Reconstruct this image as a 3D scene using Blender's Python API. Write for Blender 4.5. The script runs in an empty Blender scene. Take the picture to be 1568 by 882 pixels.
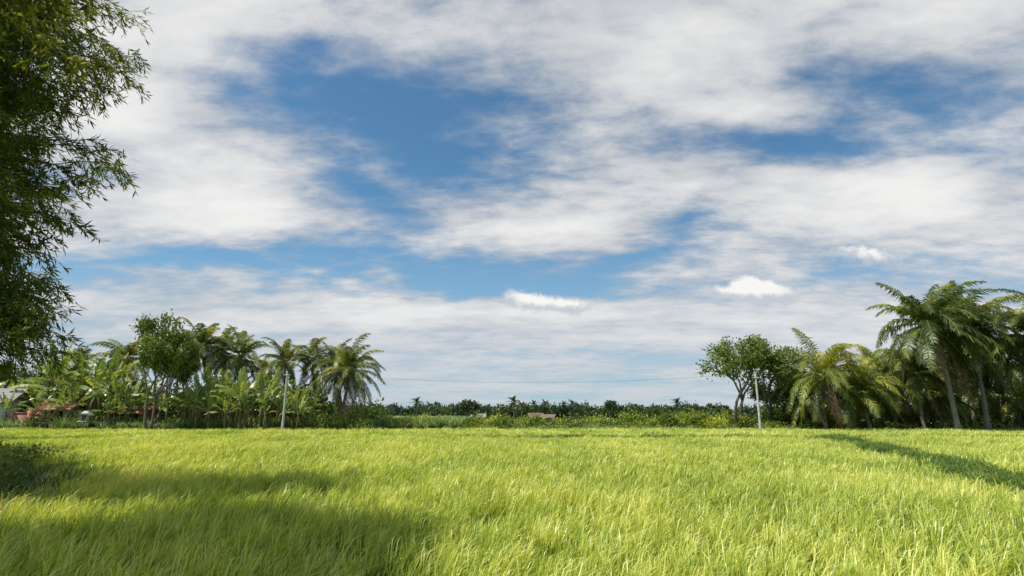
import bpy, math, random
import numpy as np
from mathutils import Vector, Matrix
R = np.random.default_rng(7)
random.seed(7)
scene = bpy.context.scene
F = 871.0; CU = 784.0; CV = 441.0
PITCH = math.atan(195/871.0); CAMH = 1.6

def AE(u, v):
    a = (u-CU)/F; b = (CV-v)/F
    X = a; Y = math.cos(PITCH)-b*math.sin(PITCH); Z = math.sin(PITCH)+b*math.cos(PITCH)
    return X/Y, Z/Y
def W(u, v, d):
    a, e = AE(u, v)
    return np.array([a*d, d, CAMH+e*d])
def G(u, d):
    return np.array([AE(u, 640)[0]*d, d, 0.0])

# ------------------------------------------------------------ mesh builder
class MB:
    def __init__(s): s.v=[]; s.f=[]; s.n=0
    def add(s, verts, faces, mat=0, var=None):
        verts=np.asarray(verts,float).reshape(-1,3); faces=np.asarray(faces,int)
        if var is None: var=np.full(len(faces),0.5)
        elif np.isscalar(var): var=np.full(len(faces),float(var))
        s.v.append(verts); s.f.append((faces+s.n, mat, np.asarray(var,float))); s.n+=len(verts)
    def mesh(s, name, mats, smooth=False):
        me=bpy.data.meshes.new(name)
        V=np.concatenate(s.v); me.vertices.add(len(V)); me.vertices.foreach_set('co',V.astype(np.float32).ravel())
        loops=np.concatenate([f.ravel() for f,_,_ in s.f])
        tot=np.concatenate([np.full(len(f),f.shape[1]) for f,_,_ in s.f])
        st=np.concatenate([[0],np.cumsum(tot)[:-1]])
        mi=np.concatenate([np.full(len(f),m) for f,m,_ in s.f])
        va=np.concatenate([v for _,_,v in s.f])
        me.loops.add(len(loops)); me.loops.foreach_set('vertex_index',loops.astype(np.int32))
        me.polygons.add(len(tot)); me.polygons.foreach_set('loop_start',st.astype(np.int32)); me.polygons.foreach_set('loop_total',tot.astype(np.int32))
        me.polygons.foreach_set('material_index',mi.astype(np.int32))
        at=me.attributes.new('var','FLOAT','FACE'); at.data.foreach_set('value',va.astype(np.float32))
        if smooth: me.polygons.foreach_set('use_smooth',np.ones(len(tot),bool))
        me.update(calc_edges=True)
        for m in mats: me.materials.append(m)
        return me
def obj(name, me, loc=(0,0,0), rz=0, sc=1, parent=None):
    o=bpy.data.objects.new(name, me); scene.collection.objects.link(o)
    o.location=loc; o.rotation_euler=(0,0,rz); o.scale=(sc,sc,sc) if np.isscalar(sc) else sc
    if parent: o.parent=parent
    return o
def nrm(a): return a/np.maximum(np.linalg.norm(a,axis=-1,keepdims=True),1e-9)
def leaves(mb, P, D, L, Wd, mat=0, var=None, up=None):
    n=len(P); D=nrm(D)
    r=R.normal(size=(n,3)) if up is None else up+R.normal(size=(n,3))*0.35
    S=nrm(np.cross(D,r)); L=np.broadcast_to(L,n)[:,None]; Wd=np.broadcast_to(Wd,n)[:,None]
    N=np.cross(S,D)
    V=np.stack([P, P+D*L*0.45+S*Wd*0.5+N*L*0.05, P+D*L, P+D*L*0.45-S*Wd*0.5+N*L*0.05],1).reshape(-1,3)
    if var is None: var=R.random(n)
    mb.add(V, np.arange(4*n).reshape(n,4), mat, var)
def tube(mb, pts, rad, sides=7, mat=0, var=0.5):
    pts=np.asarray(pts,float); K=len(pts); rad=np.broadcast_to(rad,K)
    T=nrm(np.gradient(pts,axis=0)); ref=np.array([0.3,1,0.1]) if abs(T[0][2])>0.7 else np.array([0,0,1.0])
    A=nrm(np.cross(T,ref)); B=np.cross(T,A)
    th=np.arange(sides)*2*np.pi/sides
    V=pts[:,None]+rad[:,None,None]*(A[:,None]*np.cos(th)[None,:,None]+B[:,None]*np.sin(th)[None,:,None])
    i=np.arange(K-1)[:,None]*sides; j=np.arange(sides)[None]; j2=(j+1)%sides
    Fc=np.stack([i+j,i+j2,i+sides+j2,i+sides+j],-1).reshape(-1,4)
    mb.add(V.reshape(-1,3),Fc,mat,var)
def box(mb, c, s, mat=0):
    c=np.array(c); s=np.array(s)/2
    V=np.array([[x,y,z] for x in(-1,1) for y in(-1,1) for z in(-1,1)])*s+c
    mb.add(V,[[0,1,3,2],[4,6,7,5],[0,4,5,1],[2,3,7,6],[0,2,6,4],[1,5,7,3]],mat)

# ------------------------------------------------------------ materials
def newmat(name):
    m=bpy.data.materials.new(name); m.use_nodes=True; nt=m.node_tree; nt.nodes.clear(); return m,nt
def ramp(nt, stops):
    r=nt.nodes.new('ShaderNodeValToRGB'); e=r.color_ramp.elements
    while len(e)<len(stops): e.new(0.5)
    for k,(p,c) in enumerate(stops): e[k].position=p; e[k].color=(*c,1)
    return r
def leafmat(name, stops, trans=0.3, rough=0.5, spec=0.3, nscale=0.4, namt=0.35, tint=(1.2,1.15,0.5), stretch=(1,1,1)):
    m,nt=newmat(name); N=nt.nodes; L=nt.links
    at=N.new('ShaderNodeAttribute'); at.attribute_name='var'
    geo=N.new('ShaderNodeNewGeometry'); mp=N.new('ShaderNodeMapping'); mp.inputs['Scale'].default_value=stretch
    L.new(geo.outputs['Position'],mp.inputs[0])
    no=N.new('ShaderNodeTexNoise'); no.inputs['Scale'].default_value=nscale; no.inputs['Detail'].default_value=2
    L.new(mp.outputs[0],no.inputs['Vector'])
    ma=N.new('ShaderNodeMath'); ma.operation='MULTIPLY_ADD'; L.new(no.outputs[0],ma.inputs[0]); ma.inputs[1].default_value=namt*3; ma.inputs[2].default_value=-namt*1.5
    ad=N.new('ShaderNodeMath'); ad.operation='ADD'; L.new(at.outputs['Fac'],ad.inputs[0]); L.new(ma.outputs[0],ad.inputs[1])
    r=ramp(nt,stops); L.new(ad.outputs[0],r.inputs[0])
    p=N.new('ShaderNodeBsdfPrincipled'); p.inputs['Roughness'].default_value=rough; p.inputs['Specular IOR Level'].default_value=spec
    L.new(r.outputs[0],p.inputs['Base Color'])
    t=N.new('ShaderNodeBsdfTranslucent'); mx=N.new('ShaderNodeMix'); mx.data_type='RGBA'; mx.blend_type='MULTIPLY'; mx.inputs[0].default_value=1
    L.new(r.outputs[0],mx.inputs[6]); mx.inputs[7].default_value=(*tint,1); L.new(mx.outputs[2],t.inputs[0])
    ms=N.new('ShaderNodeMixShader'); ms.inputs[0].default_value=trans; L.new(p.outputs[0],ms.inputs[1]); L.new(t.outputs[0],ms.inputs[2])
    o=N.new('ShaderNodeOutputMaterial'); L.new(ms.outputs[0],o.inputs[0]); return m
def surfmat(name, stops, scale=3, rough=0.85, stretch=(1,1,1), bump=0.3, detail=6):
    m,nt=newmat(name); N=nt.nodes; L=nt.links
    geo=N.new('ShaderNodeNewGeometry'); mp=N.new('ShaderNodeMapping'); mp.inputs['Scale'].default_value=stretch
    L.new(geo.outputs['Position'],mp.inputs[0]); no=N.new('ShaderNodeTexNoise'); no.inputs['Scale'].default_value=scale; no.inputs['Detail'].default_value=detail
    L.new(mp.outputs[0],no.inputs['Vector']); r=ramp(nt,stops); L.new(no.outputs[0],r.inputs[0])
    p=N.new('ShaderNodeBsdfPrincipled'); p.inputs['Roughness'].default_value=rough; p.inputs['Specular IOR Level'].default_value=0.2; L.new(r.outputs[0],p.inputs['Base Color'])
    b=N.new('ShaderNodeBump'); b.inputs['Strength'].default_value=bump; b.inputs['Distance'].default_value=0.05; L.new(no.outputs[0],b.inputs['Height']); L.new(b.outputs[0],p.inputs['Normal'])
    o=N.new('ShaderNodeOutputMaterial'); L.new(p.outputs[0],o.inputs[0]); return m

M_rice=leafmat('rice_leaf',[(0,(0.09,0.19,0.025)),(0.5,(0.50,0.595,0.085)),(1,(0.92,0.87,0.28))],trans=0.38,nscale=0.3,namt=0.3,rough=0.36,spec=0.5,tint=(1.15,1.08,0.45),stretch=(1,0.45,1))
M_weed=leafmat('weed_leaf',[(0,(0.09,0.16,0.04)),(0.5,(0.21,0.30,0.10)),(1,(0.42,0.45,0.2))],nscale=0.3)
M_bundg=leafmat('bund_grass_leaf',[(0,(0.04,0.085,0.015)),(0.5,(0.11,0.20,0.035)),(1,(0.26,0.34,0.07))],nscale=0.5)
M_palm=leafmat('palm_leaf',[(0,(0.035,0.065,0.014)),(0.5,(0.115,0.16,0.03)),(1,(0.42,0.41,0.10))],trans=0.28,rough=0.36,spec=0.5)
M_palmy=leafmat('young_palm_leaf',[(0,(0.07,0.11,0.02)),(0.5,(0.20,0.24,0.035)),(1,(0.52,0.48,0.09))],trans=0.32,rough=0.38,spec=0.4)
M_dead=surfmat('dead_frond',[(0.3,(0.12,0.08,0.045)),(0.7,(0.25,0.18,0.1))])
M_broad=leafmat('broad_leaf',[(0,(0.035,0.065,0.015)),(0.5,(0.08,0.13,0.026)),(1,(0.20,0.26,0.05))],nscale=0.5)
M_broadl=leafmat('light_broad_leaf',[(0,(0.06,0.10,0.02)),(0.5,(0.15,0.21,0.04)),(1,(0.34,0.39,0.09))],nscale=0.5)
M_bamboo=leafmat('bamboo_leaf',[(0,(0.035,0.06,0.012)),(0.5,(0.11,0.15,0.02)),(1,(0.36,0.36,0.04))],trans=0.42,nscale=0.6,namt=0.45)
M_banana=leafmat('banana_leaf',[(0,(0.08,0.14,0.025)),(0.5,(0.19,0.27,0.055)),(1,(0.47,0.49,0.18))],trans=0.35,rough=0.35,spec=0.5)
M_hedge=leafmat('hedge_leaf',[(0,(0.05,0.09,0.015)),(0.5,(0.20,0.27,0.035)),(1,(0.52,0.54,0.08))],nscale=0.35,namt=0.6)
M_far=leafmat('far_leaf',[(0,(0.025,0.05,0.025)),(0.5,(0.05,0.085,0.035)),(1,(0.13,0.17,0.05))],nscale=0.05,namt=0.5,trans=0.2)
M_cane=leafmat('cane_leaf',[(0,(0.13,0.21,0.08)),(0.5,(0.24,0.34,0.14)),(1,(0.33,0.42,0.19))],nscale=0.1)
M_bark=surfmat('bark',[(0.3,(0.09,0.075,0.055)),(0.7,(0.24,0.21,0.17))],scale=6,stretch=(1,1,0.3))
M_ptrunk=surfmat('palm_trunk',[(0.3,(0.11,0.095,0.075)),(0.7,(0.32,0.28,0.23))],scale=5,stretch=(0.5,0.5,3))
M_bstem=surfmat('banana_stem',[(0.3,(0.12,0.13,0.05)),(0.7,(0.28,0.24,0.12))],scale=4,stretch=(1,1,0.3))
M_culm=surfmat('bamboo_culm',[(0.3,(0.06,0.06,0.025)),(0.7,(0.17,0.16,0.07))],scale=4)
M_conc=surfmat('concrete',[(0.3,(0.42,0.41,0.38)),(0.7,(0.64,0.62,0.58))],scale=4)
M_cable=surfmat('cable',[(0.3,(0.05,0.05,0.05)),(0.7,(0.08,0.08,0.08))])
M_soil=surfmat('soil',[(0.3,(0.14,0.09,0.055)),(0.7,(0.3,0.21,0.13))],scale=6)
M_plaster=surfmat('plaster',[(0.3,(0.5,0.48,0.44)),(0.7,(0.7,0.68,0.63))],scale=1.5)
M_tin=surfmat('tin_roof',[(0.3,(0.2,0.2,0.2)),(0.7,(0.34,0.33,0.33))],scale=2,stretch=(6,1,1))
M_rust=surfmat('rust_roof',[(0.3,(0.28,0.10,0.06)),(0.7,(0.42,0.17,0.10))],scale=2)
M_thatch=surfmat('brown_roof',[(0.3,(0.14,0.10,0.075)),(0.7,(0.24,0.17,0.12))],scale=2)
M_dark=surfmat('dark_opening',[(0.3,(0.02,0.02,0.02)),(0.7,(0.04,0.04,0.04))])
M_flower=surfmat('pink_petal',[(0.3,(0.6,0.08,0.2)),(0.7,(0.75,0.15,0.3))])
def brickmat():
    m,nt=newmat('brick'); N=nt.nodes; L=nt.links
    g=N.new('ShaderNodeNewGeometry'); s=N.new('ShaderNodeSeparateXYZ'); L.new(g.outputs['Position'],s.inputs[0])
    ad=N.new('ShaderNodeMath'); L.new(s.outputs[0],ad.inputs[0]); L.new(s.outputs[1],ad.inputs[1])
    c=N.new('ShaderNodeCombineXYZ'); L.new(ad.outputs[0],c.inputs[0]); L.new(s.outputs[2],c.inputs[1])
    b=N.new('ShaderNodeTexBrick'); b.inputs['Scale'].default_value=2.2; L.new(c.outputs[0],b.inputs['Vector'])
    b.inputs['Color1'].default_value=(0.42,0.14,0.07,1); b.inputs['Color2'].default_value=(0.32,0.10,0.06,1); b.inputs['Mortar'].default_value=(0.35,0.3,0.26,1)
    p=N.new('ShaderNodeBsdfPrincipled'); p.inputs['Roughness'].default_value=0.9; L.new(b.outputs[0],p.inputs['Base Color'])
    o=N.new('ShaderNodeOutputMaterial'); L.new(p.outputs[0],o.inputs[0]); return m
M_brick=brickmat()

# ------------------------------------------------------------ ground
M_ground=surfmat('ground_grass',[(0.3,(0.12,0.17,0.035)),(0.5,(0.19,0.26,0.055)),(0.7,(0.30,0.34,0.10))],scale=0.15,detail=8)
mb=MB(); S=6000
mb.add([[-S,-S,0],[S,-S,0],[S,S,0],[-S,S,0]],[[0,1,2,3]])
obj('ground',mb.mesh('ground',[M_ground]))

# ------------------------------------------------------------ blade patches + scatter
def blades(mb, P, H, Wd, wind, spread, var, mat=0, bendz=0.25):
    n=len(P); az=R.random(n)*2*np.pi
    lean=np.stack([np.cos(az),np.sin(az),np.zeros(n)],1)*(spread*(0.3+R.random(n)))[:,None]+np.array(wind)
    sd=R.random(n)*2*np.pi; S=np.stack([np.cos(sd),np.sin(sd),np.zeros(n)],1)
    H=H[:,None]; w=np.broadcast_to(Wd,n)[:,None]/2
    up=np.array([0,0,1.0])
    p1=P+up*H*0.5+lean*H*0.22; p2=P+up*H*(0.85-bendz*0.2)+lean*H*0.62; p3=P+up*H*(1-bendz)+lean*H*1.1
    V=np.stack([P-S*w*.7,P+S*w*.7,p1-S*w,p1+S*w,p2-S*w*.7,p2+S*w*.7,p3],1).reshape(-1,3)
    b=np.arange(n)[:,None]*7
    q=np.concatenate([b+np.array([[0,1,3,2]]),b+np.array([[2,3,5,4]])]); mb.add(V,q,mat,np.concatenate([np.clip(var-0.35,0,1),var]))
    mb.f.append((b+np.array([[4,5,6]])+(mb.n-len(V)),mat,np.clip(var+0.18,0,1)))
def patchcoll(name, n, size, cnt, h, w, wind, mat, spread=0.3, clump=None, bendz=0.25):
    c=bpy.data.collections.new(name)
    for k in range(n):
        m=MB()
        if clump:
            nc=int(cnt/clump); cc=(R.random((nc,2))-0.5)*size
            xy=np.repeat(cc,clump,0)+R.normal(size=(nc*clump,2))*0.020; hh=np.repeat(R.normal(1,0.15,nc),clump); vv=np.repeat(R.random(nc),clump)
        else: xy=(R.random((cnt,2))-0.5)*size; hh=np.ones(cnt); vv=R.random(cnt)
        N=len(xy); P=np.concatenate([xy,np.zeros((N,1))],1)
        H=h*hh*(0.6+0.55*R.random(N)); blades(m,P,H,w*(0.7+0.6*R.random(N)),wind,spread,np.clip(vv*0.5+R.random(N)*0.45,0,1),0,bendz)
        o=bpy.data.objects.new(name+'_tuft',m.mesh(name,[mat])); c.objects.link(o)
    return c
def scatter(name, P, coll, nvar, rot=None, scl=None):
    n=len(P); me=bpy.data.meshes.new(name); me.vertices.add(n); me.vertices.foreach_set('co',np.asarray(P,np.float32).ravel())
    rot=(R.random(n)-0.5)*1.0 if rot is None else rot; scl=0.85+0.3*R.random(n) if scl is None else scl
    rv=np.stack([np.zeros(n),np.zeros(n),rot],1)
    a=me.attributes.new('rot','FLOAT_VECTOR','POINT'); a.data.foreach_set('vector',rv.astype(np.float32).ravel())
    a=me.attributes.new('scl','FLOAT','POINT'); a.data.foreach_set('value',scl.astype(np.float32))
    a=me.attributes.new('idx','INT','POINT'); a.data.foreach_set('value',R.integers(0,nvar,n).astype(np.int32))
    o=obj(name,me); g=bpy.data.node_groups.new(name,'GeometryNodeTree')
    g.interface.new_socket('Geometry',in_out='INPUT',socket_type='NodeSocketGeometry'); g.interface.new_socket('Geometry',in_out='OUTPUT',socket_type='NodeSocketGeometry')
    N=g.nodes; L=g.links; gi=N.new('NodeGroupInput'); go=N.new('NodeGroupOutput')
    ip=N.new('GeometryNodeInstanceOnPoints'); ci=N.new('GeometryNodeCollectionInfo'); ci.inputs['Collection'].default_value=coll
    ci.inputs['Separate Children'].default_value=True; ci.inputs['Reset Children'].default_value=True
    def na(nm,t):
        x=N.new('GeometryNodeInputNamedAttribute'); x.data_type=t; x.inputs['Name'].default_value=nm; return [s for s in x.outputs if s.enabled][0]
    L.new(gi.outputs[0],ip.inputs['Points']); L.new(ci.outputs[0],ip.inputs['Instance']); ip.inputs['Pick Instance'].default_value=True
    L.new(na('idx','INT'),ip.inputs['Instance Index']); L.new(na('rot','FLOAT_VECTOR'),ip.inputs['Rotation']); L.new(na('scl','FLOAT'),ip.inputs['Scale'])
    L.new(ip.outputs[0],go.inputs[0]); md=o.modifiers.new('scatter','NODES'); md.node_group=g; return o
def grid(x0,x1,y0,y1,s):
    xs=np.arange(x0,x1,s); ys=np.arange(y0,y1,s); X,Y=np.meshgrid(xs,ys)
    P=np.stack([X.ravel(),Y.ravel(),np.zeros(X.size)],1); P[:,:2]+=(R.random((len(P),2))-0.5)*s*0.7; return P

def segd(P,a,b):
    a=np.array(a,float); b=np.array(b,float); d=b-a; t=np.clip(((P[:,:2]-a)@d)/(d@d),0,1)
    return np.linalg.norm(P[:,:2]-(a+t[:,None]*d),axis=1)
BPTS=[(7.2,6.5),(9.2,10.6),(12.4,17.5),(16.0,27),(19.5,36)]
FY=[3,6,8,10,14,18,21,24,40,56]; FX=[-6.2,-6.6,-7.1,-8.0,-10.9,-14.1,-17.2,-24,-50,-72]
def fieldleft(y): return np.interp(y,FY,FX)
def field(P, m=0.7, far=0.35):
    k=np.abs(P[:,0])<P[:,1]*0.98+3
    for a,b in zip(BPTS[:-1],BPTS[1:]): k&=segd(P,a,b)>m
    k&=segd(P,(-3,35),(20,34.2))>m+far
    k&=P[:,0]>fieldleft(P[:,1])
    k&=P[:,1]<(54+1.5*np.sin(P[:,0]*0.15))
    return P[k]
wind=(0.24,0.04,0)
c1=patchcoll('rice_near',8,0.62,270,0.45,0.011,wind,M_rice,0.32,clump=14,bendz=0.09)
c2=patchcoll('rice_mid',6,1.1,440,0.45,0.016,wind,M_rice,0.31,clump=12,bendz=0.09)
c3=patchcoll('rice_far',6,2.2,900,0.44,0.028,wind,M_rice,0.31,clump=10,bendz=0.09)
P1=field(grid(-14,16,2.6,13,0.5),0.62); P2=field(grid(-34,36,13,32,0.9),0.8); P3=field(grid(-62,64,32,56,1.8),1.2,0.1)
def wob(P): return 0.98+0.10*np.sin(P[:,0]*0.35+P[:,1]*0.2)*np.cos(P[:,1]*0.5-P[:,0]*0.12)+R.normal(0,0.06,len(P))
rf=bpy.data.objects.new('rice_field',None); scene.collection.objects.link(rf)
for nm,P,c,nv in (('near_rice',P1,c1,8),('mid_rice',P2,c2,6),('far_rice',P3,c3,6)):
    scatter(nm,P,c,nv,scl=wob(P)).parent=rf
LB=[(-5.2,2.5),(-5.7,6),(-6.5,8),(-7.3,10),(-10.2,14),(-13.5,18),(-16.6,21)]
LB=[(a-0.6,b) for a,b in LB]
mb=MB()
def ridge(pts,w,h):
    pts=np.array(pts,float); n=60; t=np.linspace(0,len(pts)-1,n); P=np.stack([np.interp(t,range(len(pts)),pts[:,k]) for k in(0,1)],1)
    T=nrm(np.gradient(P,axis=0)); S=np.stack([T[:,1],-T[:,0]],1); prof=[(-1,0.0),(-.6,.8),(-.2,1),(.3,.95),(.7,.6),(1,0.0)]
    V=np.array([[*(P[i]+S[i]*w*a),h*b*(0.7+0.6*R.random())-0.01] for i in range(n) for a,b in prof]); m=len(prof)
    mb.add(V,[[i*m+j,i*m+j+1,(i+1)*m+j+1,(i+1)*m+j] for i in range(n-1) for j in range(m-1)])
ridge(BPTS,0.5,0.16); ridge([(-3,35),(20,34.2)],0.6,0.32); ridge([(20,34.2),(50,33)],0.5,0.3)
ridge(LB,0.45,0.3)
obj('earth_bund',mb.mesh('earth_bund',[M_soil],True))
cb=patchcoll('bund_grass',5,0.5,120,0.42,0.014,(0.25,0,0),M_bundg,0.5)
def along(pts,step,jit):
    out=[]
    for a,b in zip(pts[:-1],pts[1:]):
        a=np.array(a,float); b=np.array(b,float); n=max(2,int(np.linalg.norm(b-a)/step))
        out+= [a+(b-a)*i/n for i in range(n)]
    P=np.array(out); P=np.concatenate([P+R.normal(0,jit,P.shape),np.zeros((len(P),1))],1); return P
Pb=np.concatenate([along(BPTS,0.12,0.22),along([(-3,35),(20,34.2),(50,33)],0.25,0.3),along(LB,0.6,0.3)])
Pb[:,2]=0.06
scatter('bund_grass',Pb,cb,5,rot=R.random(len(Pb))*6,scl=0.8+0.5*R.random(len(Pb)))
cw=patchcoll('weeds',5,1.6,260,0.95,0.05,(0.15,0,0),M_weed,0.6,clump=13)
Pw=grid(-60,-5,50.5,58,1.1); Pw=Pw[(Pw[:,1]>54.2+R.random(len(Pw))*2-2*(Pw[:,0]<-25))]
Pw2=grid(8,60,50,58,1.4); Pw2=Pw2[Pw2[:,1]>53.5]
Pw3=grid(-6,20,54.5,58,1.2)
scl=np.concatenate([0.7+0.8*R.random(len(Pw)),0.35+0.6*R.random(len(Pw2)),0.4+0.4*R.random(len(Pw3))]); Pw=np.concatenate([Pw,Pw2,Pw3])
scatter('margin_weeds',Pw,cw,5,rot=R.random(len(Pw))*6,scl=scl)
Pl=grid(-34,-5,3.5,50,0.8); Pl=Pl[(Pl[:,0]<fieldleft(Pl[:,1])-0.9)&(Pl[:,0]>-Pl[:,1]*0.98-3)]
cl=patchcoll('bank_grass',4,1.1,260,0.42,0.02,(0.15,0,0),M_bundg,0.6)
scatter('bank_grass',Pl,cl,4,rot=R.random(len(Pl))*6,scl=0.7+0.7*R.random(len(Pl)))
cc=patchcoll('cane',4,4,500,1.5,0.16,(0.2,0,0),M_cane,0.35)
Pc=grid(-34,-9,98,125,3)
scatter('distant_crop_field',Pc,cc,4)

# ------------------------------------------------------------ palms
def palm_mesh(name, seed, H, lean, nfr=26, FL=4.6, mat=None, windx=0.25, trunk=0.16, dead=3, lw=0.095):
    global R
    R=np.random.default_rng(seed); m=MB()
    t=np.linspace(0,1,16); bend=np.array(lean)
    pts=np.stack([bend[0]*t**1.6,bend[1]*t**1.6,H*t],1); pts+=np.stack([0.12*np.sin(t*5+seed),0.1*np.cos(t*4+seed),0*t],1)
    rr=trunk*(1-0.35*t)+0.16*np.exp(-t*14); rr=rr*(1+0.06*(np.arange(16)%2)); tube(m,pts,rr,9,1)
    top=pts[-1]
    for i in range(nfr+dead):
        isd=i>=nfr; az=i*2.39996+R.normal(0,0.25); f=(i+0.5)/nfr
        el=math.radians(80-112*min(f,1)**0.9+R.normal(0,9)) if not isd else math.radians(-60)
        L=FL*(0.8+0.32*R.random())*(0.7 if f<0.12 else 1); K=13; ds=L/(K-1)
        d=np.array([math.cos(az)*math.cos(el),math.sin(az)*math.cos(el),math.sin(el)]); p=top.copy()+d*0.1; rp=[p.copy()]
        droop=0.09+0.10*R.random()
        for k in range(K-1):
            d=d+np.array([windx*0.12,0,0])+np.array([0,0,-droop*(0.3+1.7*k/K)]); d=d/np.linalg.norm(d); p=p+d*ds; rp.append(p.copy())
        rp=np.array(rp); tube(m,rp,np.linspace(0.04,0.01,K),3,2 if isd else 0,0.95)
        nl=48; s=np.linspace(0.10,1,nl)*(K-1)
        B=np.stack([np.interp(s,range(K),rp[:,c]) for c in range(3)],1); T=nrm(np.stack([np.interp(s,range(K),np.gradient(rp,axis=0)[:,c]) for c in range(3)],1))
        side=nrm(np.cross(T,np.array([0,0,1.0])+R.normal(0,0.05,3))+1e-6); upv=np.cross(side,T)
        u=np.linspace(0.10,1,nl); ll=(0.25+0.9*np.sin(np.pi*np.clip(u*0.9+0.08,0,1))**0.8)*0.86*FL/4.6
        vb=np.clip(0.1+0.65*R.random()+ (0.2 if f<0.25 else 0)+(-0.1 if f>0.8 else 0),0,1)
        for sg in(-1,1):
            l=(ll*(0.8+0.4*R.random(nl)))[:,None]
            D=nrm(side*sg*(0.75)+T*0.7+upv*0.14+R.normal(0,0.10,(nl,3)))
            D2=nrm(D*0.75+T*0.2+np.array([windx*0.5,0,-0.85])+R.normal(0,0.12,(nl,3)))
            w=lw*FL/4.6; Sx=T*w/2
            mid=B+D*l*0.45; tip=mid+D2*l*0.6
            V=np.stack([B-Sx*0.6,B+Sx*0.6,mid+Sx,mid-Sx,tip],1).reshape(-1,3); b=np.arange(nl)[:,None]*5
            va=np.clip(vb+R.normal(0,0.14,nl),0,1); mi=2 if isd else 0
            m.add(V,b+np.array([[0,1,2,3]]),mi,va); m.f.append((b+np.array([[3,2,4]])+(m.n-len(V)),mi,va))
    for k in range(9):
        a=R.random()*6.28; c=top+np.array([math.cos(a)*0.28,math.sin(a)*0.28,-0.35-0.2*R.random()])
        th=np.linspace(0.05,math.pi-0.05,6); tube(m,np.stack([0*th+c[0],0*th+c[1],c[2]+0.15*np.cos(th)],1),0.13*np.sin(th)+0.005,7,0,0.9)
    return m.mesh(name,[mat or M_palm,M_ptrunk,M_dead])
def place_palm(u,d,crown_v,crown_u,seed,FL=4.6,mat=None,nfr=26,wx=0.25,trunk=0.16,dead=3):
    b=G(u,d); c=W(crown_u,crown_v,d); me=palm_mesh('coconut_palm',seed,c[2],(c[0]-b[0],R.normal(0,0.5)),nfr,FL,mat,wx,trunk,dead)
    obj('coconut_palm',me,b)
place_palm(1467,48,499,1422,11,5.3,nfr=44,trunk=0.2)
place_palm(1512,49,502,1486,12,5.2,nfr=42,trunk=0.19)
place_palm(1490,55,494,1462,13,5.0,nfr=36)
place_palm(1605,46,512,1590,14,5.0,nfr=42)
place_palm(1650,50,495,1620,24,5.0,nfr=32)
place_palm(1262,52,578,1256,15,4.7,M_palmy,36)
place_palm(1332,51,596,1322,16,4.5,M_palmy,34)
place_palm(1415,52,570,1395,17,4.6,None,34)
place_palm(1372,56,582,1365,18,4.6,M_palmy,30)
place_palm(1296,58,588,1296,19,4.2,None,30)
place_palm(1440,54,606,1440,20,4.0,M_palmy,28)
place_palm(1540,56,555,1535,21,4.8,None,34)
place_palm(1560,54,615,1558,22,4.0,None,28)
place_palm(1232,56,600,1235,23,4.0,None,28)
place_palm(1500,58,585,1500,25,4.4,None,30)
place_palm(1350,60,568,1345,26,4.2,None,28)
place_palm(1470,60,560,1462,27,4.4,None,28)
place_palm(1395,61,555,1390,28,4.2,None,28)
place_palm(318,60,532,316,31,4.1,None,32,0.1)
place_palm(372,62,546,372,32,3.9,None,30,0.1)
place_palm(345,66,538,338,33,4.0,None,30,0.1)
place_palm(437,60,555,438,34,3.4,None,28,0.1,0.13)
place_palm(498,60,550,478,35,3.6,None,30,0.1,0.13)
place_palm(520,56,568,537,36,4.2,None,42,0.1,0.15)
place_palm(523,59,566,512,37,3.6,None,30,0.1,0.13)
place_palm(185,64,548,190,38,4.1,M_palmy,30,0.1)
place_palm(130,70,562,128,39,4.0,None,28,0.1)
place_palm(270,66,542,272,40,3.8,None,28,0.1)
place_palm(408,68,572,405,41,3.6,None,28,0.1)

# ------------------------------------------------------------ broadleaf trees
def tree_mesh(name, seed, H, crown_r, forks=3, leaf=0.2, nl=26, lm=None, trunk_r=0.16, base_frac=0.25, sparse=1.0, lv=4, zmin=0.25):
    global R
    R=np.random.default_rng(seed); m=MB(); tips=[]
    def grow(p,d,L,r,l):
        K=6; pts=[p]; dd=d.copy()
        for k in range(K-1):
            dd=nrm(dd+R.normal(0,0.12,3)+np.array([0,0,0.04])); p=p+dd*L/(K-1); pts.append(p)
            if l<=lv-2 and k>=1: tips.append((p,l))
        tube(m,pts,np.linspace(r,r*0.62,K),6 if l>1 else 4,1)
        if l==0: tips.append((p,l)); return
        for _ in range(2 if R.random()<0.35 else 3):
            nd=nrm(dd+R.normal(0,0.55,3)*np.array([1,1,0.6])*crown_r); grow(p,nd,L*(0.62+0.2*R.random()),r*0.6,l-1)
    for f in range(forks):
        a=f*6.28/forks+R.random(); d=nrm(np.array([math.cos(a)*0.3*crown_r,math.sin(a)*0.3*crown_r,1.0]))
        grow(np.array([math.cos(a)*0.15*(forks>1),math.sin(a)*0.15*(forks>1),-0.05]),d,H*base_frac*(1+0.3*R.random()),trunk_r,lv)
    C=np.array([t[0] for t in tips]); zmax=C[:,2].max(); C=C[C[:,2]>H*zmin]
    keep=R.random(len(C))<sparse; C=C[keep]
    cv=R.random(len(C)); n=len(C)*nl; P=np.repeat(C,nl,0)+R.normal(0,0.28,(n,3))*np.array([1,1,0.7])
    D=R.normal(size=(n,3))+np.array([0,0,-0.3]); leaves(m,P,D,leaf*(0.7+0.6*R.random(n)),leaf*0.55,0,np.clip(np.repeat(cv,nl)*0.6+R.random(n)*0.4,0,1))
    me=m.mesh(name,[lm or M_broad,M_bark]); return me,zmax
def place_tree(name,u,d,topv,seed,xs=1.0,**k):
    b=G(u,d); z=W(u,topv,d)[2]; me,zm=tree_mesh(name,seed,z,**k); s=z/(zm+0.3); return obj(name,me,b,0,(s*xs,s*xs,s))
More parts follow.
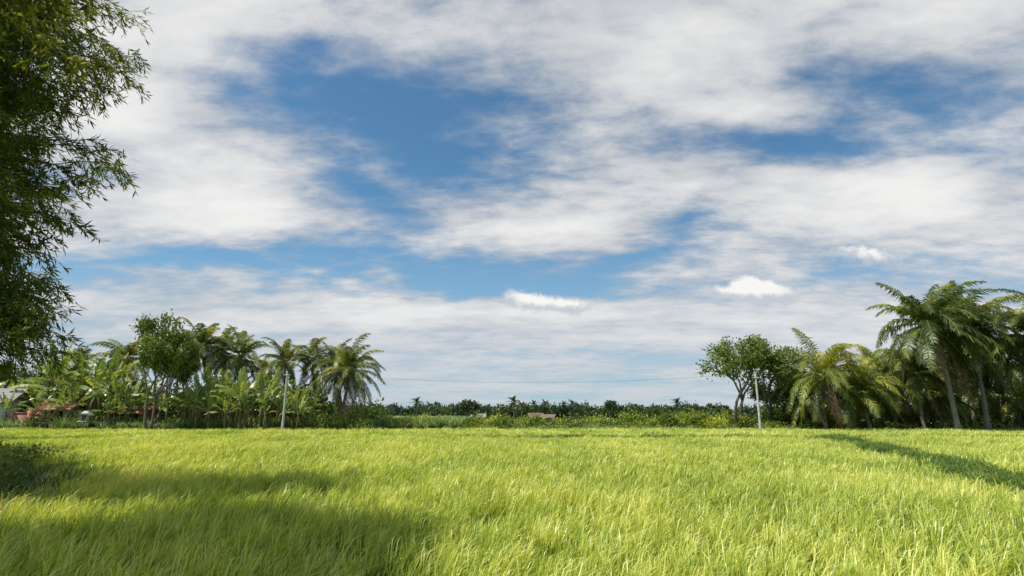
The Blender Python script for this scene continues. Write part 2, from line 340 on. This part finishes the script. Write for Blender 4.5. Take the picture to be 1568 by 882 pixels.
place_tree('broadleaf_tree',228,52,480,51,0.68,crown_r=0.8,forks=2,leaf=0.26,nl=14,base_frac=0.22,lm=M_broadl,zmin=0.16)
place_tree('broadleaf_tree',262,55,512,56,0.6,crown_r=0.9,forks=2,leaf=0.26,nl=12,base_frac=0.22,zmin=0.18)
place_tree('broadleaf_tree',1130,56,512,52,1.0,crown_r=0.8,forks=2,leaf=0.26,nl=8,lm=M_broadl,base_frac=0.24,sparse=0.6)
place_tree('broadleaf_tree',1182,57,512,58,1.0,crown_r=0.8,forks=2,leaf=0.26,nl=9,lm=M_broadl,base_frac=0.22,sparse=0.7)
place_tree('broadleaf_tree',1208,58,560,54,0.9,crown_r=1.0,forks=2,leaf=0.24,nl=12,base_frac=0.25)
place_tree('broadleaf_tree',40,66,550,55,crown_r=1.2,forks=2,leaf=0.24,nl=14,base_frac=0.25)
for x,y,s,h in((-23.5,20,61,8.0),(-32,31,62,9)):
    me,zm=tree_mesh('shade_tree',s,h,crown_r=1.1,forks=2,leaf=0.3,nl=14); obj('shade_tree',me,(x,y,0),0,h/zm)
for u,d,v,s in((716,150,613,71),(700,160,620,72),(936,170,614,73),(1070,140,622,75),(1052,150,627,76)):
    place_tree('distant_tree',u,d,v,s,0.8 if s!=73 else 0.5,crown_r=1.2,forks=2,leaf=0.5,nl=6,lm=M_far,base_frac=0.25,lv=3)

# ------------------------------------------------------------ banana plants
def banana_mesh(seed,H):
    global R
    R=np.random.default_rng(seed); m=MB(); hs=H*0.5; t=np.linspace(0,1,7)
    tube(m,np.stack([0.15*t**2,0*t,hs*t],1),0.14-0.06*t,8,1); top=np.array([0.15,0,hs])
    n=9+int(R.integers(0,3))
    for i in range(n):
        az=i*2.4+R.normal(0,0.3); el=math.radians(84-62*(i/n)); L=H*0.52*(0.85+0.3*R.random()); K=14
        d=np.array([math.cos(az)*math.cos(el),math.sin(az)*math.cos(el),math.sin(el)]); p=top.copy(); pts=[p]
        for k in range(K-1):
            d=nrm(d+np.array([0.015,0,-0.03-0.11*(k/K)*(0.5+i/n)])); p=p+d*L/(K-1); pts.append(p)
        pts=np.array(pts); tube(m,pts,np.linspace(0.035,0.006,K),4,0,0.95)
        s=nrm(np.cross(np.gradient(pts,axis=0),[0,0,1.0])+1e-6); vb=R.random()
        for sg in(-1,1):
            for k in range(3,K-1):
                f=(k-3)/(K-4); w=0.26*H/5.5*math.sin(math.pi*min(1,0.12+f*0.85))**0.6
                if R.random()<0.1: continue
                dz=np.array([0,0,-w*(0.15+0.9*R.random())]); a=pts[k]; b=pts[k]+(pts[k+1]-pts[k])*0.93
                wj=w*(0.8+0.35*R.random()); m.add([a,b,b+s[k]*sg*wj+dz,a+s[k]*sg*wj+dz],[[0,1,2,3]],0,float(np.clip(vb*0.7+R.random()*0.3,0,1)))
    for i in range(4):
        az=R.random()*6.28; pts=top+np.array([[math.cos(az)*0.15*k**.5,math.sin(az)*0.15*k**.5,-0.28*k] for k in range(6)])
        tube(m,pts,[.03,.1,.12,.12,.1,.02],5,2)
    return m.mesh('banana_plant',[M_banana,M_bstem,M_dead])
bms=[(banana_mesh(80+k,5.5),) for k in range(5)]
Rb=np.random.default_rng(5)
for u,d,v in((72,58,522),(88,60,545),(112,58,550),(118,59,540),(140,55,545),(158,56,530),(176,54,560),(196,54,580),(40,62,575),(52,60,585),(300,53,572),(328,55,575),(352,53,585),(368,52,562),(385,54,568),(398,52,575),(412,55,565),(428,56,580),(448,54,585),(462,56,590),(335,57,565),(285,54,585),(130,58,565),(375,51.8,600),(405,51.8,605),(455,52,605),(320,51.8,600),(165,53,600),(475,55,600),(310,57,560),(345,58,570),(185,57,560),(205,58,570),(18,60,580),(56,54.5,600),(2,60,580),(84,54.3,590),(110,54.2,588),(8,54.4,600),(225,55,590),(245,54.5,596),(182,52.8,606),(432,52,602),(345,51.8,604)):
    b=G(u,d); z=W(u,v,d)[2]; obj('banana_plant',bms[int(Rb.integers(0,5))][0],b,Rb.random()*6.28,z/5.6)

# ------------------------------------------------------------ leaf masses
R=np.random.default_rng(99)
def mass(mb, C, Rad, per, leaf, mat=0):
    for c,r in zip(C,Rad):
        n=int(per*(r[0]*r[2]+r[0]*r[1])); dv=nrm(R.normal(size=(n,3))); dv[:,2]=np.abs(dv[:,2])*1.2-0.25
        lump=1+0.22*np.sin(dv[:,0]*5+c[0])*np.cos(dv[:,1]*4+c[1]*3)+R.normal(0,0.1,n); q=R.random(n)**0.35
        P=c+dv*np.array(r)*(lump*q)[:,None]; P[:,2]=np.maximum(P[:,2],0.03)
        leaves(mb,P,dv+R.normal(0,0.8,(n,3)),leaf*(0.6+0.8*R.random(n)),leaf*0.6,mat,np.clip(R.random()*0.5+R.random(n)*0.5,0,1))
def massobj(name,specs,per,leaf,mat):
    mb=MB(); mass(mb,[s[0] for s in specs],[s[1] for s in specs],per,leaf); obj(name,mb.mesh(name,[mat]))
sp=[]
for x in np.arange(-16,32,1.0):
    h=1.0+0.6*R.random()+(0.35 if x>10 else 0); sp.append((np.array([x+R.normal(0,0.4),57.5+R.normal(0,0.9),0.2]),(1.4,1.3,h)))
massobj('hedge',sp,200,0.22,M_hedge)
sp=[]
for u,v in((1000,645),(1020,638),(1040,631),(1058,631),(1075,636),(1095,640),(1112,642),(985,648),(1130,640),(960,650),(1180,645),(1205,640),(1225,646)):
    d=57+R.normal(0,1.5); c=G(u,d); z=W(u,v,d)[2]; c[2]=z*0.35; sp.append((c,(1.6,1.3,z*0.75)))
for u in range(1240,1620,17):
    d=54+R.normal(0,1.2); c=G(u,d); h=0.5+0.6*R.random(); c[2]=h*0.3; sp.append((c,(1.2,1.0,h)))
massobj('bright_shrubs',sp,170,0.24,M_hedge)
sp=[]
for u in range(-60,580,12):
    for dd,hh in((63,3.2),(68,4.0)):
        d=dd+R.normal(0,2.0); h=hh+1.4*R.random()-(1.8 if u>480 else 0); c=G(u,d); c[2]=h*0.4; sp.append((c,(1.9,1.6,h*0.62)))
massobj('understory_thicket',sp,55,0.36,M_broad)
sp=[]
for u in list(range(60,560,16)):
    d=55.5+R.normal(0,1.0); h=1.1+1.1*R.random(); c=G(u,d); c[2]=h*0.3; sp.append((c,(1.2,1.0,h*0.7)))
massobj('margin_shrubs',sp,110,0.24,M_broadl)
sp=[]
for u in range(1190,1720,18):
    d=63+R.normal(0,2.0); h=2.2+1.6*R.random()+(1.6 if u>1400 else 0); c=G(u,d); c[2]=h*0.4; sp.append((c,(2.0,1.6,h*0.6)))
for u in range(1390,1680,24):
    d=56.5+R.normal(0,0.8); h=1.2+1.0*R.random(); c=G(u,d); c[2]=h*0.35; sp.append((c,(1.4,1.2,h*0.7)))
massobj('understory_thicket',sp,65,0.34,M_broad)
sp=[(G(1190,56)+[0,0,1.1],(1.2,1.1,1.7)),(G(1210,57)+[0,0,.9],(1.2,1.1,1.3)),(G(548,58)+[0,0,.8],(1.2,1,1.1)),(G(1365,57)+[0,0,.4],(1.5,1,.9))]
massobj('dark_shrub',sp,160,0.22,M_broad)
sp=[]
for y in np.arange(4,24,0.75):
    x=float(fieldleft(y))-1.0; h=0.3+0.4*R.random()
    sp.append((np.array([x+R.normal(0,0.35)-0.25,y,h*0.35]),(0.65,0.6,h)))
    if R.random()<0.6: sp.append((np.array([x-1.3+R.normal(0,0.3),y,h*0.5]),(0.9,0.8,h*1.3)))
massobj('bank_shrub',sp,700,0.11,M_broadl)
mb=MB(); C=[];Q=[]
for row,dd in enumerate((235,262,295)):
    for x in np.arange(-400,480,3.0):
        d=dd+R.normal(0,6); h=4.1+0.8*R.random()+0.9*math.sin(x*0.045+row*2)*math.sin(x*0.013+1)+0.6*row+(1.2 if R.random()<0.12 else 0); C.append(np.array([x+R.normal(0,1),d,h*0.3])); Q.append((3.2,3.0,h*0.72))
mass(mb,C,Q,13,1.2)
pm=[palm_mesh('far_palm',120+k,6.0,(0.5,0),22,3.0,M_far,0.1,0.16,0,0.16) for k in range(3)]
obj('distant_treeline',mb.mesh('distant_treeline',[M_far]))
R=np.random.default_rng(3)
for k,u in enumerate((648,660,655,790,800,812,876,882,860,720,835,692,770,668,805,1045,590)):
    d=200+R.random()*60; b=G(u+R.normal(0,4),d); obj('distant_palm',pm[k%3],b,R.random()*6,(0.75+0.35*R.random()))

# ------------------------------------------------------------ foreground bamboo
def bamboo(base,topc,tips,seed,ncul=14,hc=8.5,leafL=0.10,dense=()):
    global R
    R=np.random.default_rng(seed); m=MB(); base=np.array(base,float); culms=[]
    for k in range(ncul):
        b=base+np.array([R.normal(0,0.5),R.normal(0,0.7),0])
        top=np.array([topc[0]+R.normal(0,0.7),topc[1]+R.normal(0,1.6*(ncul>10)+0.8),hc+2.4*R.random()]); t=np.linspace(0,1,22)[:,None]
        P=b*(1-t)+top*t; P[:,0]-=0.6*np.sin(np.pi*t[:,0]); tube(m,P,np.linspace(0.05,0.02,22),6,1); culms.append(P)
    allc=np.concatenate(culms); NP=[];ND=[];NV=[]
    for tp,reps,jit in tips:
      for rep in range(reps):
        e=tp+R.normal(0,jit,3)*(rep>0)*np.array([1,2,1.3]); e[0]-=0.45*(rep>0)*abs(R.normal())
        cand=allc[(allc[:,2]<e[2]+0.2)&(allc[:,2]>max(0.8,e[2]-3))]
        if len(cand)==0: cand=allc
        s=cand[R.integers(0,len(cand))]
        K=26; t=np.linspace(0,1,K)[:,None]; ctrl=(s+e)/2+np.array([0,0,0.9+0.4*R.random()])
        P=(1-t)**2*s+2*t*(1-t)*ctrl+t*t*e; P+=np.cumsum(R.normal(0,0.012,(K,3)),0); tube(m,P,np.linspace(0.022,0.005,K),4,1)
        bv=R.random()
        for k in range(6,K):
            for w in range(2 if k<K-5 else 3):
                tw=R.normal(0,1,3)*np.array([1,1,0.5])+nrm(P[k]-P[k-1])*0.9+np.array([0.05,0,-0.25]); tw=nrm(tw); tl=0.2+0.3*R.random()
                q=np.linspace(0,1,5)[:,None]; TP=P[k]+tw*tl*q+np.array([0,0,-0.16])*q*q; tube(m,TP,np.linspace(0.005,0.002,5),3,1)
                nl=12; tt=R.random(nl)**0.6*4; LP=np.stack([np.interp(tt,range(5),TP[:,c]) for c in range(3)],1)
                D=tw*0.8+R.normal(0,0.5,(nl,3))+np.array([0.12,0,-0.45]); NP.append(LP); ND.append(D); NV.append(np.clip(bv*0.5+R.random(nl)*0.5,0,1))
    for c in dense:   # extra leaf masses out of view, added to thicken the cast shadow
        n=int(c[4]); P=np.array(c[:3])+np.clip(R.normal(size=(n,3)),-1.5,1.5)*c[3]*np.array([0.52,0.52,0.35]); NP.append(P); ND.append(R.normal(size=(n,3))+[0.1,0,-0.5]); NV.append(R.random(n))
    NP=np.concatenate(NP); ND=np.concatenate(ND); NV=np.concatenate(NV)
    leaves(m,NP,ND,leafL+0.09*R.random(len(NP)),0.026 if not len(dense) else 0.05,0,NV)
    obj('bamboo_clump',m.mesh('bamboo_clump',[M_bamboo,M_culm]))
tips=[(205,105,9),(180,60,9.3),(150,20,9),(120,150,9.2),(200,252,8.8),(160,215,9.3),(105,290,9),(145,345,8.8),(75,330,9),(115,475,8.8),(98,500,8.7),(88,455,9),
 (60,440,9),(50,400,9.3),(30,525,8.8),(85,490,9.4),(45,250,9),(30,180,8.5),(60,100,9.4),(30,50,9),(90,60,8.7),(90,200,8.6),(30,300,8.6),(20,450,9.2),(40,470,9.6),(60,510,9.3),(20,540,9),
 (5,100,9.8),(50,0,9.6),(90,-30,9),(130,-30,9.2),(40,-40,9),(170,130,9),(120,90,9.6),(80,270,9.6),(20,380,9.4),(10,230,9.2),(75,375,9),
 (60,40,9.9),(100,10,9.9),(15,10,9),(30,340,9.9),(45,210,9.9),(30,420,9),(60,480,9),(10,500,9),(0,130,9),(0,300,9),(0,430,9),(20,140,9.3),(10,60,9.3),(35,110,9)]
T=[(W(*t)-np.array([0.22,0,0]),3,0.16) for t in tips]
for q in((-7.8,8.5,9.4),(-8.2,10,9.8),(-7.9,10.5,9.0),(-10,11,8),(-10.4,12,6.5),(-9.4,9.5,6),(-9.6,10.5,7),(-9,9,7.5),(-9.2,10,4.5),(-9.8,11.5,4)): T.append((np.array(q),3,0.3))
bamboo((-12.0,9.2,0),(-10.5,8.8),T,21)
T=[(np.array(q),4,0.35) for q in((-6.4,5.6,7.2),(-7.2,6.0,7.4),(-7.6,5.2,6.4),(-5.9,4.4,7.0),(-7.4,4.8,7.6),(-5.4,3.4,7.0),(-6.4,3.6,6.4),(-8.2,5.4,7.0),(-6.8,2.8,7.0),(-5.2,4.6,7.4),(-5.0,5.4,7.8),(-4.9,3.0,6.8))]
DN=[(-6.0,5.0,7.4,1.4,5500),(-6.9,5.7,7.4,1.4,5500),(-5.8,3.8,7.0,1.4,5500),(-7.0,4.4,6.8,1.5,5500),(-7.6,6.1,7.5,1.2,3500),(-5.4,2.8,6.8,1.2,4500),(-6.6,3.0,6.6,1.4,5000),(-8.0,5.0,7.0,1.3,4000)]
bamboo((-9.8,4.4,0),(-8.6,4.4),T,22,9,7.0,0.12,DN)
T=[(np.array(q),3,0.35) for q in((-12,11.5,5.4),(-11.8,10.6,6),(-13,13,5.5),(-14,14.5,5),(-12.6,12,6.5))]
DN=[(-12.0,10.8,5.6,1.1,5000),(-13.0,12.2,5.5,1.3,5500),(-14.6,13.8,5.0,1.3,5000),(-13.5,11,6.2,1.2,4500),(-16.2,15.2,5.0,1.3,4500),(-18.5,17.3,5,1.4,4500)]
bamboo((-15.5,12.5,0),(-14,12.5),T,23,9,5.5,0.13,DN)

# ------------------------------------------------------------ poles + line
def pole(u,d,topv):
    b=G(u,d); z=W(u,topv,d)[2]; m=MB(); tube(m,[[0,0,-.05],[0,0,z*0.5],[0,0,z]],[0.11,0.09,0.07],10,0)
    tube(m,[[-.35,0,z-.35],[0,-.09,z-.35],[.35,0,z-.35]],[.035]*3,6,0)
    for x in(-.33,.33): tube(m,[[x,0,z-.34],[x,0,z-.24],[x,0,z-.2]],[.04,.055,.02],8,1)
    tube(m,[[0,0,z],[0,0,z+.12]],[.05,.03],8,1)
    obj('utility_pole',m.mesh('utility_pole',[M_conc,M_dark]),b)
    return b+np.array([0,0,z+.1])
pa=pole(1163,49,572); pb=pole(434,51,568); pc=pole(1466+160,53,560)
m=MB()
for a,b,s in((pa,pb,1.0),(pa,pc,0.6)):
    t=np.linspace(0,1,40)[:,None]; P=a*(1-t)+b*t; P[:,2]-=(4*s*t*(1-t))[:,0]; tube(m,P,0.007,4,0)
obj('power_line',m.mesh('power_line',[M_cable]))

# ------------------------------------------------------------ buildings
def house(name,c,w,dp,h,roofh,wall,roof,rz=0):
    e=bpy.data.objects.new(name,None); scene.collection.objects.link(e); e.location=c; e.rotation_euler=(0,0,rz)
    m=MB(); t=0.15
    x0=-w/2; x1=w/2; yf=-dp/2
    dh=min(2.0,h-0.15)
    ops=[(-w*0.36,-w*0.18,0.9*h/3,dh),(-0.12*w,0.12*w,0,dh),(w*0.18,w*0.36,0.9*h/3,dh)]
    xs=x0
    for a,b,z0,z1 in ops:
        box(m,((xs+a)/2,yf,h/2),(a-xs,t,h)); 
        if z0>0: box(m,((a+b)/2,yf,z0/2),(b-a,t,z0))
        box(m,((a+b)/2,yf,(z1+h)/2),(b-a,t,h-z1)); xs=b
    box(m,((xs+x1)/2,yf,h/2),(x1-xs,t,h)); box(m,(0,dp/2,h/2),(w,t,h))
    for x in(x0+t/2,x1-t/2): box(m,(x,0,h/2),(t,dp-t-0.004,h))
    for x in(x0+t/2,x1-t/2):
        m.add([[x,-dp/2,h],[x,dp/2,h],[x,0,h+roofh]],[[0,1,2]])
    obj('walls',m.mesh('walls',[wall]),parent=e)
    m=MB(); 
    for a,b,z0,z1 in ops:
        box(m,((a+b)/2,yf+0.03,(z0+z1)/2),(b-a-.01,0.03,z1-z0-.01),0)
    obj('windows_and_door',m.mesh('windows_and_door',[M_dark]),parent=e)
    m=MB(); o=0.5
    for sg in(-1,1):
        sl=roofh/(dp/2); V=[]
        n=int(w*5)
        for i in range(n+1):
            x=-w/2-o+(w+2*o)*i/n; dz=0.03*(i%2)
            V+= [[x,0,h+roofh+0.05+dz],[x,sg*(dp/2+o),h-sl*o+0.05+dz]]
        m.add(V,[[2*i,2*i+2,2*i+3,2*i+1] for i in range(n)])
    obj('roof',m.mesh('roof',[roof]),parent=e)
house('farm_house',G(-34,58),6.5,5,3.0,1.2,M_plaster,M_tin,0.3)
house('brick_shed',G(94,57.5),2.4,2.4,2.3,0.5,M_plaster,M_rust,0.1)
house('brick_shed',G(212,57),2.6,2.4,1.9,0.5,M_brick,M_rust,-0.1)
house('distant_house',G(820,150),3.2,3,1.35,0.8,M_plaster,M_thatch,0.2)
house('distant_house',G(841,146),2.4,2.4,1.2,0.6,M_plaster,M_thatch,-0.3)
house('distant_house',G(733,160),3.2,3,1.3,0.7,M_plaster,M_tin,0)
m=MB(); box(m,(0,0,.9),(1.3,.2,1.8)); box(m,(-.75,0,1.0),(.3,.3,2.0)); box(m,(.8,0,1.0),(.3,.3,2.0)); box(m,(0,0,1.84),(1.2,.28,.08))
obj('brick_wall',m.mesh('brick_wall',[M_brick]),G(32,54))
m=MB(); box(m,(0,0,.5),(.7,.6,1.0)); box(m,(0,0,1.05),(.9,.8,.1)); box(m,(-.3,0,1.35),(.1,.5,.5)); box(m,(.3,0,1.35),(.1,.5,.5)); box(m,(0,.22,1.35),(.48,.08,.5))
m.add([[-.5,-.45,1.6],[.5,-.45,1.6],[.5,.45,1.6],[-.5,.45,1.6],[-.2,0,2.0],[.2,0,2.0]],[[0,1,5,4],[2,3,4,5],[0,3,2,1]]); m.add([[-.5,-.45,1.6],[-.5,.45,1.6],[-.2,0,2.0],[.5,-.45,1.6],[.5,.45,1.6],[.2,0,2.0]],[[0,2,1],[3,4,5]])
obj('stone_shrine',m.mesh('stone_shrine',[M_conc]),G(131,53.2))
m=MB()
for k in range(12):
    x=k*1.25; tube(m,[[x,0,0],[x+R.normal(0,.04),0,1.15+.2*R.random()]],[.04,.035],6,0)
for z in(.5,.95): tube(m,[[x,0.05,z+R.normal(0,.03)] for x in np.arange(0,13.8,.6)],.018,5,0)
obj('bamboo_fence',m.mesh('bamboo_fence',[M_bark]),G(30,52.4))
m=MB(); mass(m,[np.array([0,0,.9])],[(1,.8,1.4)],200,.16,0); n=50; dv=nrm(R.normal(size=(n,3))); dv[:,2]=abs(dv[:,2]); leaves(m,np.array([0,0,1.4])+dv*[.7,.7,1.3],R.normal(size=(n,3)),.2,.2,1)
obj('flowering_shrub',m.mesh('flowering_shrub',[M_broad,M_flower]),G(62,53.5))

# ------------------------------------------------------------ sun, world
EL=math.radians(60); AZ=math.atan2(-0.93,-0.37)
SD=np.array([math.sin(AZ)*math.cos(EL),math.cos(AZ)*math.cos(EL),math.sin(EL)]); el=EL; rot=AZ
l=bpy.data.lights.new('sun','SUN'); l.energy=5.0; l.angle=math.radians(0.5); l.color=(1,0.95,0.86)
so=bpy.data.objects.new('sun',l); scene.collection.objects.link(so); so.rotation_euler=Vector(SD).to_track_quat('Z','Y').to_euler()
w=bpy.data.worlds.new('World'); scene.world=w; w.use_nodes=True; nt=w.node_tree; nt.nodes.clear(); N=nt.nodes; L=nt.links
def math_(op,a,b=None,c=None,clamp=False):
    n=N.new('ShaderNodeMath'); n.operation=op; n.use_clamp=clamp
    for i,x in enumerate((a,b,c)):
        if x is None: continue
        if isinstance(x,(int,float)): n.inputs[i].default_value=x
        else: L.new(x,n.inputs[i])
    return n.outputs[0]
def noise(vec,scale,detail=8,rough=0.55,dist=0):
    n=N.new('ShaderNodeTexNoise'); n.noise_dimensions='2D'; n.inputs['Scale'].default_value=scale; n.inputs['Detail'].default_value=detail; n.inputs['Roughness'].default_value=rough; n.inputs['Distortion'].default_value=dist
    L.new(vec,n.inputs['Vector']); return n
def maprange(x,a,b,c=0,d=1,smooth=True):
    n=N.new('ShaderNodeMapRange'); n.interpolation_type='SMOOTHSTEP' if smooth else 'LINEAR'
    L.new(x,n.inputs[0])
    for i,k in enumerate((a,b,c,d)): n.inputs[i+1].default_value=k
    return n.outputs[0]
def mixc(f,a,b):
    n=N.new('ShaderNodeMix'); n.data_type='RGBA'
    for s,x in((0,f),(6,a),(7,b)):
        if isinstance(x,tuple): n.inputs[s].default_value=(*x,1)
        elif isinstance(x,(int,float)): n.inputs[s].default_value=x
        else: L.new(x,n.inputs[s])
    return n.outputs[2]
tc=N.new('ShaderNodeTexCoord'); sp=N.new('ShaderNodeSeparateXYZ'); L.new(tc.outputs['Generated'],sp.inputs[0])
x,y,z=sp.outputs
ya=math_('MAXIMUM',math_('ABSOLUTE',y),0.12)
Aq=math_('DIVIDE',x,ya); Eq=math_('DIVIDE',z,ya)
cmb=N.new('ShaderNodeCombineXYZ'); L.new(Aq,cmb.inputs[0]); L.new(Eq,cmb.inputs[1]); AEv=cmb.outputs[0]
zz=math_('ADD',math_('MAXIMUM',z,0),0.16)
cp=N.new('ShaderNodeCombineXYZ'); L.new(math_('DIVIDE',x,zz),cp.inputs[0]); L.new(math_('DIVIDE',y,zz),cp.inputs[1]); PL=cp.outputs[0]
nw=noise(PL,1.6,3); vs=N.new('ShaderNodeVectorMath'); vs.operation='SUBTRACT'; L.new(nw.outputs['Color'],vs.inputs[0]); vs.inputs[1].default_value=(.5,.5,.5)
vm=N.new('ShaderNodeVectorMath'); vm.operation='MULTIPLY_ADD'; L.new(vs.outputs[0],vm.inputs[0]); vm.inputs[1].default_value=(0.24,0.12,0); L.new(AEv,vm.inputs[2]); WV=vm.outputs[0]
def blob(u,v,ru,rv,ang,s,vec=None):
    a,e=AE(u,v); a2,_=AE(u+ru,v); _,e2=AE(u,v-rv)
    mp=N.new('ShaderNodeMapping'); mp.vector_type='TEXTURE'; L.new(vec or WV,mp.inputs[0])
    mp.inputs['Location'].default_value=(a,e,0); mp.inputs['Rotation'].default_value=(0,0,math.radians(ang)); mp.inputs['Scale'].default_value=(abs(a2-a),abs(e2-e),1)
    g=N.new('ShaderNodeTexGradient'); g.gradient_type='QUADRATIC_SPHERE'; L.new(mp.outputs[0],g.inputs[0]); return g.outputs['Fac'] if 'Fac' in g.outputs else g.outputs[1], s
B=[(600,150,390,125,-8,-.9),(700,240,380,95,-10,-.9),(420,120,180,80,-20,-.35),(1250,105,340,60,-8,-.65),(1230,218,390,72,-4,-.85),(1450,175,320,120,0,-.65),
 (560,300,240,80,-15,-.8),(280,402,520,42,0,-.85),(620,400,320,60,-5,-.95),(740,432,160,52,0,-.65),(980,385,260,62,15,-.9),(870,445,220,40,5,-.6),(1040,330,190,48,5,-.6),(1500,400,250,70,0,-.45),(480,70,110,40,10,-.4),(1280,415,200,46,0,-.55),
 (1000,50,560,150,-5,.9),(330,325,340,80,-4,1.0),(880,330,330,80,-6,.8),(1120,165,240,60,0,.7),(960,262,380,50,-3,.5),(1370,310,400,95,-3,.9),(180,170,330,140,-10,.55),(180,40,300,80,0,.4),(600,485,760,75,0,.95),(1250,500,500,75,0,.55),(1450,30,300,80,0,.4),(1150,405,160,36,0,.4)]
acc=None
for b in B:
    o,s=blob(*b); acc=math_('MULTIPLY_ADD',o,s,acc if acc is not None else 0.0)
mpn=N.new('ShaderNodeMapping'); L.new(PL,mpn.inputs[0]); mpn.inputs['Rotation'].default_value=(0,0,math.radians(-12)); mpn.inputs['Scale'].default_value=(1,1.9,1)
n1=noise(mpn.outputs[0],1.4,6,0.54,0)
mpr=N.new('ShaderNodeMapping'); L.new(PL,mpr.inputs[0]); mpr.inputs['Rotation'].default_value=(0,0,math.radians(18)); mpr.inputs['Scale'].default_value=(1,1.7,1)
n2=noise(mpr.outputs[0],7.0,5,0.62,0.15)
cov=math_('ADD',acc,0.61); cov=math_('MULTIPLY_ADD',math_('SUBTRACT',n1.outputs[0],0.5),1.35,cov); cov=math_('MULTIPLY_ADD',math_('SUBTRACT',n2.outputs[0],0.5),0.9,cov)
cov=math_('SUBTRACT',cov,maprange(y,0.1,-0.5,0.0,0.6))      # unseen sky behind camera: cloud thinned on purpose, lowers ambient and deepens shadows
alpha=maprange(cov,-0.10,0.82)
tone=math_('MULTIPLY_ADD',math_('SUBTRACT',n1.outputs[0],0.5),1.15,math_('MULTIPLY_ADD',acc,0.45,0.45)); tone=math_('MULTIPLY_ADD',math_('SUBTRACT',n2.outputs[0],0.5),0.4,tone); tone=maprange(tone,0.1,0.98)
ccol=mixc(tone,(0.42,0.46,0.52),(0.92,0.905,0.88))
sk=N.new('ShaderNodeTexSky'); sk.sky_type='NISHITA'; sk.sun_disc=False; sk.sun_elevation=el; sk.sun_rotation=rot; sk.air_density=1.0; sk.dust_density=0.6; sk.ozone_density=2.5
skm=N.new('ShaderNodeVectorMath'); skm.operation='MULTIPLY'; L.new(sk.outputs[0],skm.inputs[0]); skm.inputs[1].default_value=(0.076,0.115,0.122)
hz=maprange(Eq,0.0,0.27,0.85,0.0)
skh=mixc(math_('MULTIPLY',maprange(Eq,0.0,0.42,0.9,0.0),0.75),skm.outputs[0],(0.34,0.53,0.72))
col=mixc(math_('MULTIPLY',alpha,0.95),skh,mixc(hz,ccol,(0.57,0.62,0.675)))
n3=noise(AEv,22,6,0.65,0.3); n4=noise(AEv,38,4,0.6)
puff=None; shade=None
for u,v,ru,rv,s in((1160,450,120,28,1),(1150,438,70,36,.85),(1190,446,80,26,.6),(1115,450,70,16,.6),(840,467,105,24,.9),(805,456,60,30,.8),(1340,392,85,30,.75),(880,472,60,18,.6),(1300,385,80,12,.4)):
    o,s=blob(u,v,ru,rv,-4,s,AEv); puff=math_('MULTIPLY_ADD',o,s*1.9,puff if puff is not None else 0.0)
    o2,_=blob(u-6,v-8,ru*.8,rv*.8,-4,s,AEv); shade=math_('MULTIPLY_ADD',o2,s*1.6,shade if shade is not None else 0.0)
pf=math_('MULTIPLY_ADD',math_('SUBTRACT',n3.outputs[0],0.5),3.0,puff); pm_=math_('MULTIPLY',maprange(pf,0.2,1.2),maprange(puff,0.0,0.4))
sh=math_('MULTIPLY_ADD',math_('SUBTRACT',n4.outputs[0],0.5),1.8,math_('ADD',shade,-0.05))
col=mixc(math_('MULTIPLY',pm_,0.92),col,mixc(maprange(sh,0.0,1.1),(0.54,0.59,0.65),(0.98,0.96,0.92)))
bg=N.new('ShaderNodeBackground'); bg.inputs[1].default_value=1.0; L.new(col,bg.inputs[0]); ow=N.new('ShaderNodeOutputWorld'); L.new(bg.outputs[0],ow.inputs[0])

# ------------------------------------------------------------ camera
cd=bpy.data.cameras.new('camera'); cd.sensor_width=36; cd.lens=36*F/1568; cd.clip_end=12000; cd.clip_start=0.05
co=bpy.data.objects.new('camera',cd); scene.collection.objects.link(co); co.location=(0,0,CAMH); co.rotation_euler=(math.pi/2+PITCH,0,0); scene.camera=co
scene.view_settings.view_transform='Standard'; scene.view_settings.look='None'; scene.view_settings.exposure=0
